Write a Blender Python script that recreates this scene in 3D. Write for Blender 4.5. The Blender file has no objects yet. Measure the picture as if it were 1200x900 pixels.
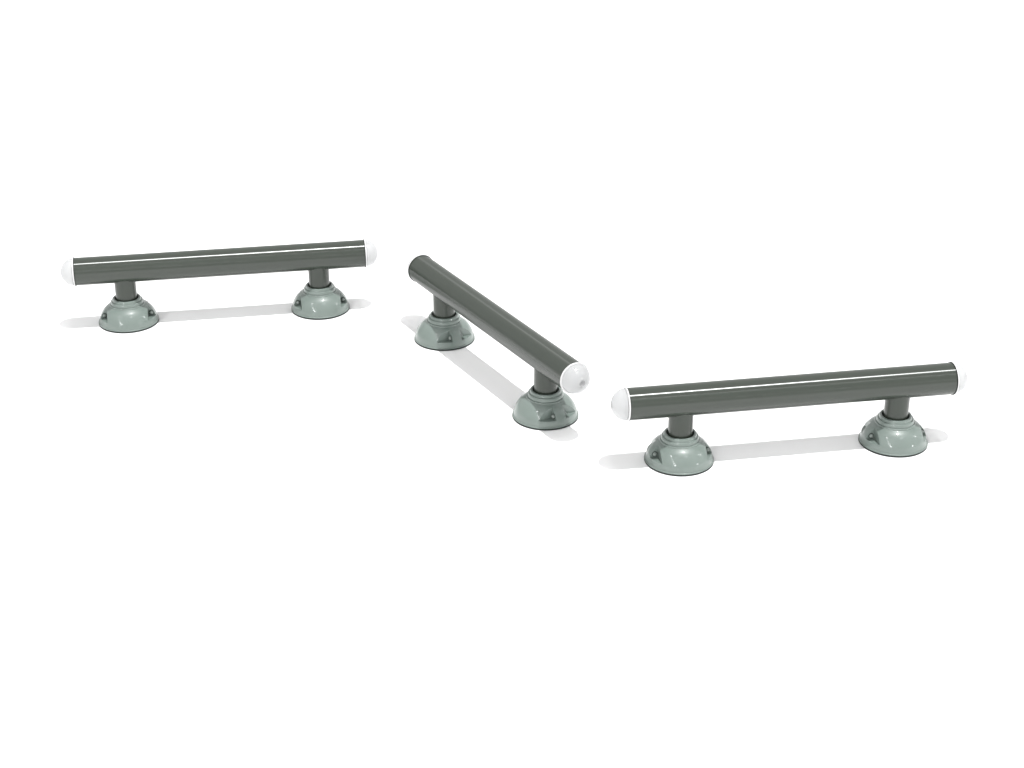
import bpy, bmesh, math
from mathutils import Vector, Matrix
PI = math.pi
scene = bpy.context.scene
col = scene.collection

# ------------------------------------------------------------------ materials
def mat(name):
    m = bpy.data.materials.new(name); m.use_nodes = True
    return m, m.node_tree, m.node_tree.nodes['Principled BSDF']

def surface(name, rgb, rough, spec=.5, coat=0., coat_rough=.03, vary=.06, bump=.0, bump_scale=60, edge=0., ior=1.5, rough_vary=.04):
    """painted / moulded surface: slight tonal drift, uneven gloss, fine orange peel, softened edges"""
    m, nt, b = mat(name); N = nt.nodes; L = nt.links
    tc = N.new('ShaderNodeTexCoord')
    no = N.new('ShaderNodeTexNoise'); no.inputs['Scale'].default_value = 9; no.inputs['Detail'].default_value = 5
    L.new(tc.outputs['Object'], no.inputs['Vector'])
    mx = N.new('ShaderNodeMix'); mx.data_type = 'RGBA'
    mx.inputs['A'].default_value = (*[c * (1 - vary) for c in rgb], 1)
    mx.inputs['B'].default_value = (*[c * (1 + vary) for c in rgb], 1)
    L.new(no.outputs['Fac'], mx.inputs['Factor']); L.new(mx.outputs['Result'], b.inputs['Base Color'])
    mr = N.new('ShaderNodeMapRange')
    mr.inputs['To Min'].default_value = rough - rough_vary; mr.inputs['To Max'].default_value = rough + rough_vary
    n2 = N.new('ShaderNodeTexNoise'); n2.inputs['Scale'].default_value = 30; n2.inputs['Detail'].default_value = 3
    L.new(tc.outputs['Object'], n2.inputs['Vector'])
    L.new(n2.outputs['Fac'], mr.inputs['Value']); L.new(mr.outputs['Result'], b.inputs['Roughness'])
    b.inputs['IOR'].default_value = ior
    b.inputs['Specular IOR Level'].default_value = spec
    b.inputs['Coat Weight'].default_value = coat; b.inputs['Coat Roughness'].default_value = coat_rough
    nrm = None
    if edge:
        bv = N.new('ShaderNodeBevel'); bv.samples = 6; bv.inputs['Radius'].default_value = edge
        nrm = bv.outputs['Normal']
        L.new(nrm, b.inputs['Normal']); L.new(nrm, b.inputs['Coat Normal'])
    if bump:
        bp = N.new('ShaderNodeBump'); bp.inputs['Strength'].default_value = bump; bp.inputs['Distance'].default_value = .0006
        n3 = N.new('ShaderNodeTexNoise'); n3.inputs['Scale'].default_value = bump_scale; n3.inputs['Detail'].default_value = 2
        L.new(tc.outputs['Object'], n3.inputs['Vector']); L.new(n3.outputs['Fac'], bp.inputs['Height'])
        if nrm: L.new(nrm, bp.inputs['Normal'])
        L.new(bp.outputs['Normal'], b.inputs['Normal'])
    return m

M_TUBE = surface('olive_grey_drawn_tube', (.033, .040, .032), .252, spec=.58, vary=.05, rough_vary=.008)
def drawn_along_x(m):
    # drawn tube: fine lengthwise grain, so highlights stretch along the bar
    N = m.node_tree.nodes; L = m.node_tree.links; b = N['Principled BSDF']
    v = N.new('ShaderNodeVectorTransform'); v.vector_type = 'VECTOR'; v.convert_from = 'OBJECT'; v.convert_to = 'WORLD'
    v.inputs[0].default_value = (1, 0, 0); L.new(v.outputs[0], b.inputs['Tangent'])
    b.inputs['Anisotropic'].default_value = .98
drawn_along_x(M_TUBE)
M_POST = surface('olive_grey_post_coat', (.035, .042, .034), .20, spec=.45, vary=.05)
M_BASE = surface('sage_green_moulding', (.146, .179, .162), .40, spec=.42, coat=.55, coat_rough=.04, vary=.04, edge=.0016)
M_BOLT = surface('sage_bolt_cap', (.20, .23, .212), .3, spec=.5, vary=.05)
M_WASHER_SHADE = surface('washer_pocket_shade', (.045, .058, .052), .5, spec=.3)  # dark green puts the bolt pocket's shade into the washer colour
M_RUBBER = surface('dark_rubber', (.016, .022, .020), .6, spec=.3)
M_DARK = surface('dark_rim_seal', (.012, .014, .013), .5, spec=.3)
M_CAP = surface('white_translucent_plastic', (.47, .475, .478), .13, spec=.5, vary=.01, ior=1.6)
M_CAP.node_tree.nodes['Principled BSDF'].inputs['Alpha'].default_value = .71      # thin translucent shell
M_FLANGE = surface('white_flange_plastic', (.62, .62, .62), .2, vary=.01)
M_TIP_REFLECTION = surface('grey_tip_reflection', (.30, .30, .305), .4, vary=.02)  # grey painted in place of a blurred reflection on the cap tip
M_FLOOR = surface('seamless_white_floor', (.86, .86, .86), .9, spec=0., vary=.004)

# ------------------------------------------------------------------ mesh helpers
def finish(bm, name, m, parent=None, angle=30):
    bmesh.ops.recalc_face_normals(bm, faces=bm.faces)
    me = bpy.data.meshes.new(name); bm.to_mesh(me); bm.free()
    me.shade_smooth(); me.set_sharp_from_angle(angle=math.radians(angle))
    o = bpy.data.objects.new(name, me); col.objects.link(o)
    if m: me.materials.append(m)
    if parent: o.parent = parent
    return o

def lathe(bm, prof, n=128, M=Matrix()):
    """revolve (r, z) pairs about z; r == 0 gives a pole; closed when the first and last points meet the axis"""
    rings = []
    for r, z in prof:
        if r < 1e-6: rings.append([bm.verts.new(M @ Vector((0, 0, z)))])
        else: rings.append([bm.verts.new(M @ Vector((r * math.cos(2*PI*i/n), r * math.sin(2*PI*i/n), z))) for i in range(n)])
    for a, b in zip(rings, rings[1:]):
        for i in range(n):
            j = (i + 1) % n
            if len(a) == 1 and len(b) == 1: continue
            if len(a) == 1: bm.faces.new((a[0], b[i], b[j]))
            elif len(b) == 1: bm.faces.new((a[i], a[j], b[0]))
            else: bm.faces.new((a[i], a[j], b[j], b[i]))
    return bm

def catmull(pts, k=6):
    out = []
    P = [pts[0]] + list(pts) + [pts[-1]]
    for i in range(1, len(P) - 2):
        for s in range(k):
            t = s / k
            out.append(tuple(.5 * ((2*P[i][c]) + (-P[i-1][c] + P[i+1][c]) * t + (2*P[i-1][c] - 5*P[i][c] + 4*P[i+1][c] - P[i+2][c]) * t*t
                        + (-P[i-1][c] + 3*P[i][c] - 3*P[i+1][c] + P[i+2][c]) * t**3) for c in (0, 1)))
    out.append(pts[-1]); return out

def fillet(a, b, c, r, n=4):
    """round the corner b between a and c"""
    a, b, c = Vector(a), Vector(b), Vector(c)
    u = (a - b).normalized(); v = (c - b).normalized()
    p = b + u * r; q = b + v * r
    return [tuple((1-t)**2 * p + 2*(1-t)*t * b + t*t * q) for t in [i/n for i in range(n+1)]]

# ------------------------------------------------------------------ dimensions (metres)
TUBE_R, TUBE_L, TUBE_Z = .057, 1.1706, .2347
POST_R, SPACING = .0434, .7876
BASE_R = .1215
BOLT_R = .0940
WALL_X, LUG_Y, FLOOR_Z = .0812, .0205, .0320        # the flat-cut bolt pockets

# ------------------------------------------------------------------ parts
def base_mesh():
    dome = catmull([(.0722, .0800), (.085, .0724), (.0955, .0628), (.1050, .0496), (.1122, .0350), (.1160, .0215), (.1175, .0125)], 7)
    prof = [(0, .075), (.0478, .075)]
    prof += [(.0478, .090)]
    prof += fillet((.0478, .09), (.0485, .1095), (.0540, .1095), .0025)
    prof += [(.0558, .1086), (.0572, .1058), (.0580, .1015), (.0588, .1000)]
    prof += [(.0588, .0985), (.0605, .0984), (.0628, .0986), (.0642, .0968), (.0654, .0930), (.0664, .0885), (.0658, .0862), (.0660, .0848)]
    prof += [(.0692, .0848), (.0706, .0840), (.0715, .0824), (.0714, .0803)]
    prof += dome
    prof += fillet((.1175, .0125), (.1178, .0100), (.1220, .0095), .0010)
    prof += fillet((.1190, .0098), (BASE_R, .0096), (BASE_R, .0066), .0010)
    prof += [(BASE_R, .0068), (0, .0068)]
    bm = lathe(bmesh.new(), prof, 160)
    body = finish(bm, 'base_raw', None)
    c = bmesh.new()                             # four corner pockets leave a lug at each end of the rail line
    for s in (1, -1):
        for t in (1, -1):
            x0, x1 = sorted((s * WALL_X, s * .2)); y0, y1 = sorted((t * LUG_Y, t * .2))
            M = Matrix.Translation(((x0+x1)/2, (y0+y1)/2, FLOOR_Z + .05)) @ Matrix.Diagonal((x1-x0, y1-y0, .1, 1))
            bmesh.ops.create_cube(c, size=1, matrix=M)
    cutters = [finish(c, 'cut', None)]
    md = body.modifiers.new('b', 'BOOLEAN'); md.operation = 'DIFFERENCE'; md.solver = 'EXACT'; md.object = cutters[0]
    dg = bpy.context.evaluated_depsgraph_get(); dg.update()
    me = bpy.data.meshes.new_from_object(body.evaluated_get(dg))
    for c in cutters + [body]: bpy.data.objects.remove(c, do_unlink=True)
    me.name = 'base'; me.materials.clear(); me.materials.append(M_BASE)
    me.shade_smooth(); me.set_sharp_from_angle(angle=math.radians(28))
    return me

def flange_profile():
    """axis along local +z (turned to the bar later); z = 0 is the tube's cut end"""
    return [(0, .0021), (.0586, .0021)] + fillet((.0586, .0021), (.0595, .0022), (.0595, .006), .0005) \
        + fillet((.0595, .003), (.0595, .0064), (.056, .0068), .0012) + [(.0556, .0068), (0, .0068)]

def cap_profile():
    """domed nose with a shallow dimple at its tip"""
    prof = [(0, .0066), (.0525, .0066), (.0527, .0084), (.0545, .0088), (.0552, .0096)]
    n = 24; R0, Z0, H = .0550, .0100, .0490
    for i in range(1, n):
        t = PI/2 * i / n
        r = R0 * math.cos(t) ** 1.16
        if r < .0135: break
        prof.append((r, Z0 + H * math.sin(t)))
    r, z = prof[-1]
    prof += [(.0128, z + .0005), (.0118, z + .0003), (.0106, z - .0006), (.0100, z - .0020), (0, z - .0020)]
    return prof

BASE_ME = base_mesh()

def build_bar():
    root = bpy.data.objects.new('exercise_bar', None); col.objects.link(root); root.empty_display_size = .1
    RX = Matrix.Rotation(PI/2, 4, 'Y')
    h = TUBE_L / 2
    bm = lathe(bmesh.new(), [(0, -h), (TUBE_R - .0004, -h), (TUBE_R, -h + .0004), (TUBE_R, h - .0004), (TUBE_R - .0004, h), (0, h)], 128, Matrix.Translation((0, 0, TUBE_Z)) @ RX)
    finish(bm, 'crossbar', M_TUBE, root)
    for s in (-1, 1):
        T = Matrix.Translation((s * h, 0, TUBE_Z)) @ Matrix.Rotation(s * PI/2, 4, 'Y')
        cap = finish(lathe(bmesh.new(), cap_profile(), 96, T), 'end_cap', M_CAP, root, 40)
        finish(lathe(bmesh.new(), flange_profile(), 96, T), 'flange', M_FLANGE, cap)
        zt = cap_profile()[-1][1]
        finish(lathe(bmesh.new(), [(0, zt + .0001), (.0099, zt + .0001), (.0099, zt + .0014), (.0075, zt + .0008), (0, zt + .0005)], 48, T), 'tip_reflection_disc', M_TIP_REFLECTION, cap, 60)  # added disc, its grey stands in for a reflection at the tip
        bm = lathe(bmesh.new(), [(0, .0002), (.0590, .0002), (.0592, .0004), (.0592, .0016), (.0590, .0020), (0, .0020)], 96, T)
        finish(bm, 'seal_ring', M_DARK, cap)
        X = s * SPACING / 2
        bm = lathe(bmesh.new(), [(0, .078), (POST_R, .078), (POST_R, TUBE_Z - .010), (0, TUBE_Z - .010)], 96, Matrix.Translation((X, 0, 0)))
        finish(bm, 'post', M_POST, root)
        b = bpy.data.objects.new('base', BASE_ME); col.objects.link(b); b.parent = root; b.location = (X, 0, 0)
        bm = lathe(bmesh.new(), [(0, .0003), (BASE_R - .0012, .0003), (BASE_R + .0004, .0012), (BASE_R + .0004, .0060), (BASE_R - .0004, .0067), (0, .0067)], 128)
        finish(bm, 'gasket', M_RUBBER, b)
        bm = lathe(bmesh.new(), [(POST_R + .0001, .0752), (.0477, .0752), (.0477, .0815), (POST_R + .0001, .0835)], 96)
        finish(bm, 'socket_seal', M_DARK, b)
        for q in (1, -1):
            for t in (1, -1):                   # clamp screws, heads on the sides of the lugs
                prof = [(0, 0), (.0096, 0), (.0098, .0004), (.0098, .0016), (.0092, .0022), (.0072, .0022), (.0072, .0040)]
                prof += [(.0072 * math.cos(u), .0040 + .0060 * math.sin(u)) for u in [PI/2 * i / 8 for i in range(1, 8)]] + [(0, .0100)]
                M = Matrix.Translation((q * BOLT_R, t * (LUG_Y + .0001), .0440)) @ Matrix.Rotation(-t * PI/2, 4, 'X')
                bo = finish(lathe(bmesh.new(), prof, 40, M), 'bolt', M_BOLT, b)
                bo.data.materials.append(M_WASHER_SHADE)
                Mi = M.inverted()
                for f in bo.data.polygons:      # washer faces carry the painted shade of the pocket
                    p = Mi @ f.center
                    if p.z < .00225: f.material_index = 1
    return root

def place(root, x, y, yaw, label):
    root.location = (x, y, 0); root.rotation_euler = (0, 0, yaw)
    root['label'] = label; root['category'] = 'exercise bar'; root['group'] = 'low exercise bars on the white floor'

def copy_tree(o, parent=None):
    c = o.copy(); col.objects.link(c)
    if parent: c.parent = parent
    for ch in list(o.children): copy_tree(ch, c)
    return c

first = build_bar()
mid = copy_tree(first)
right = copy_tree(first)
place(first, -1.1906, 6.5335, .1717, 'dark grey bar on two sage domed bases, leftmost and farthest back of the three')
place(mid, -.0746, 5.9569, -1.0455, 'dark grey bar set diagonally between the other two, white cap towards the viewer')
place(right, .9719, 5.3437, .1733, 'dark grey bar on two sage domed bases, rightmost and nearest of the three')

# ------------------------------------------------------------------ setting
bm = bmesh.new()
bmesh.ops.create_grid(bm, x_segments=40, y_segments=40, size=60)
fl = finish(bm, 'floor', M_FLOOR); fl.location = (0, 20, 0); fl['kind'] = 'structure'

# ------------------------------------------------------------------ studio surroundings: white cyclorama light with lamps
w = bpy.data.worlds.new('World'); scene.world = w; w.use_nodes = True
nt = w.node_tree; N = nt.nodes; L = nt.links
bg = N['Background']; tc = N.new('ShaderNodeTexCoord')
acc = None
base = N.new('ShaderNodeValue'); base.outputs[0].default_value = .865
acc = base.outputs[0]
def lamp(az, el, deg, power):
    global acc
    a, e = math.radians(az), math.radians(el)
    d = N.new('ShaderNodeVectorMath'); d.operation = 'DOT_PRODUCT'
    nz = N.new('ShaderNodeVectorMath'); nz.operation = 'NORMALIZE'; L.new(tc.outputs['Generated'], nz.inputs[0])
    L.new(nz.outputs[0], d.inputs[0]); d.inputs[1].default_value = (math.cos(e)*math.cos(a), math.cos(e)*math.sin(a), math.sin(e))
    r = N.new('ShaderNodeMapRange'); r.interpolation_type = 'SMOOTHSTEP'
    r.inputs['From Min'].default_value = math.cos(math.radians(deg)); r.inputs['From Max'].default_value = math.cos(math.radians(deg * .6))
    r.inputs['To Max'].default_value = power
    L.new(d.outputs['Value'], r.inputs['Value'])
    s = N.new('ShaderNodeMath'); s.operation = 'ADD'; L.new(acc, s.inputs[0]); L.new(r.outputs[0], s.inputs[1]); acc = s.outputs[0]
lamp(-135, 50, 2.8, 36)
for i in range(5): lamp(-128 + i*5, 41 - i*6, 1.7 + .3*i, 14 + 9*i)
lamp(-58, 53, 2.5, 24); lamp(-65, 51, 2.0, 12)
lamp(0, 27, 2.7, 36); lamp(-4, 33, 2.0, 26)
lamp(-30, 9, 2.6, 45)
L.new(acc, bg.inputs['Strength']); bg.inputs['Color'].default_value = (1, 1, 1, 1)

sun = bpy.data.lights.new('key_light', 'SUN'); sun.energy = 3.9; sun.angle = math.radians(1.2)
so = bpy.data.objects.new('key_light', sun); col.objects.link(so)
so.rotation_euler = Vector((.157, -.068, 1)).to_track_quat('Z', 'Y').to_euler()
so.location = (0, 5, 5)

# ------------------------------------------------------------------ camera
cam = bpy.data.cameras.new('camera'); co = bpy.data.objects.new('camera', cam); col.objects.link(co)
cam.sensor_width = 36; cam.lens = 2010.094 / 1200 * 36; cam.clip_end = 300
co.location = (0, 0, 2.8775); co.rotation_euler = (PI/2 - .45516, 0, 0)
scene.camera = co
scene.render.engine = 'CYCLES'
scene.view_settings.view_transform = 'Standard'; scene.view_settings.look = 'None'
scene.view_settings.exposure = 0; scene.view_settings.gamma = 1
scene.cycles.max_bounces = 8; scene.cycles.use_denoising = True
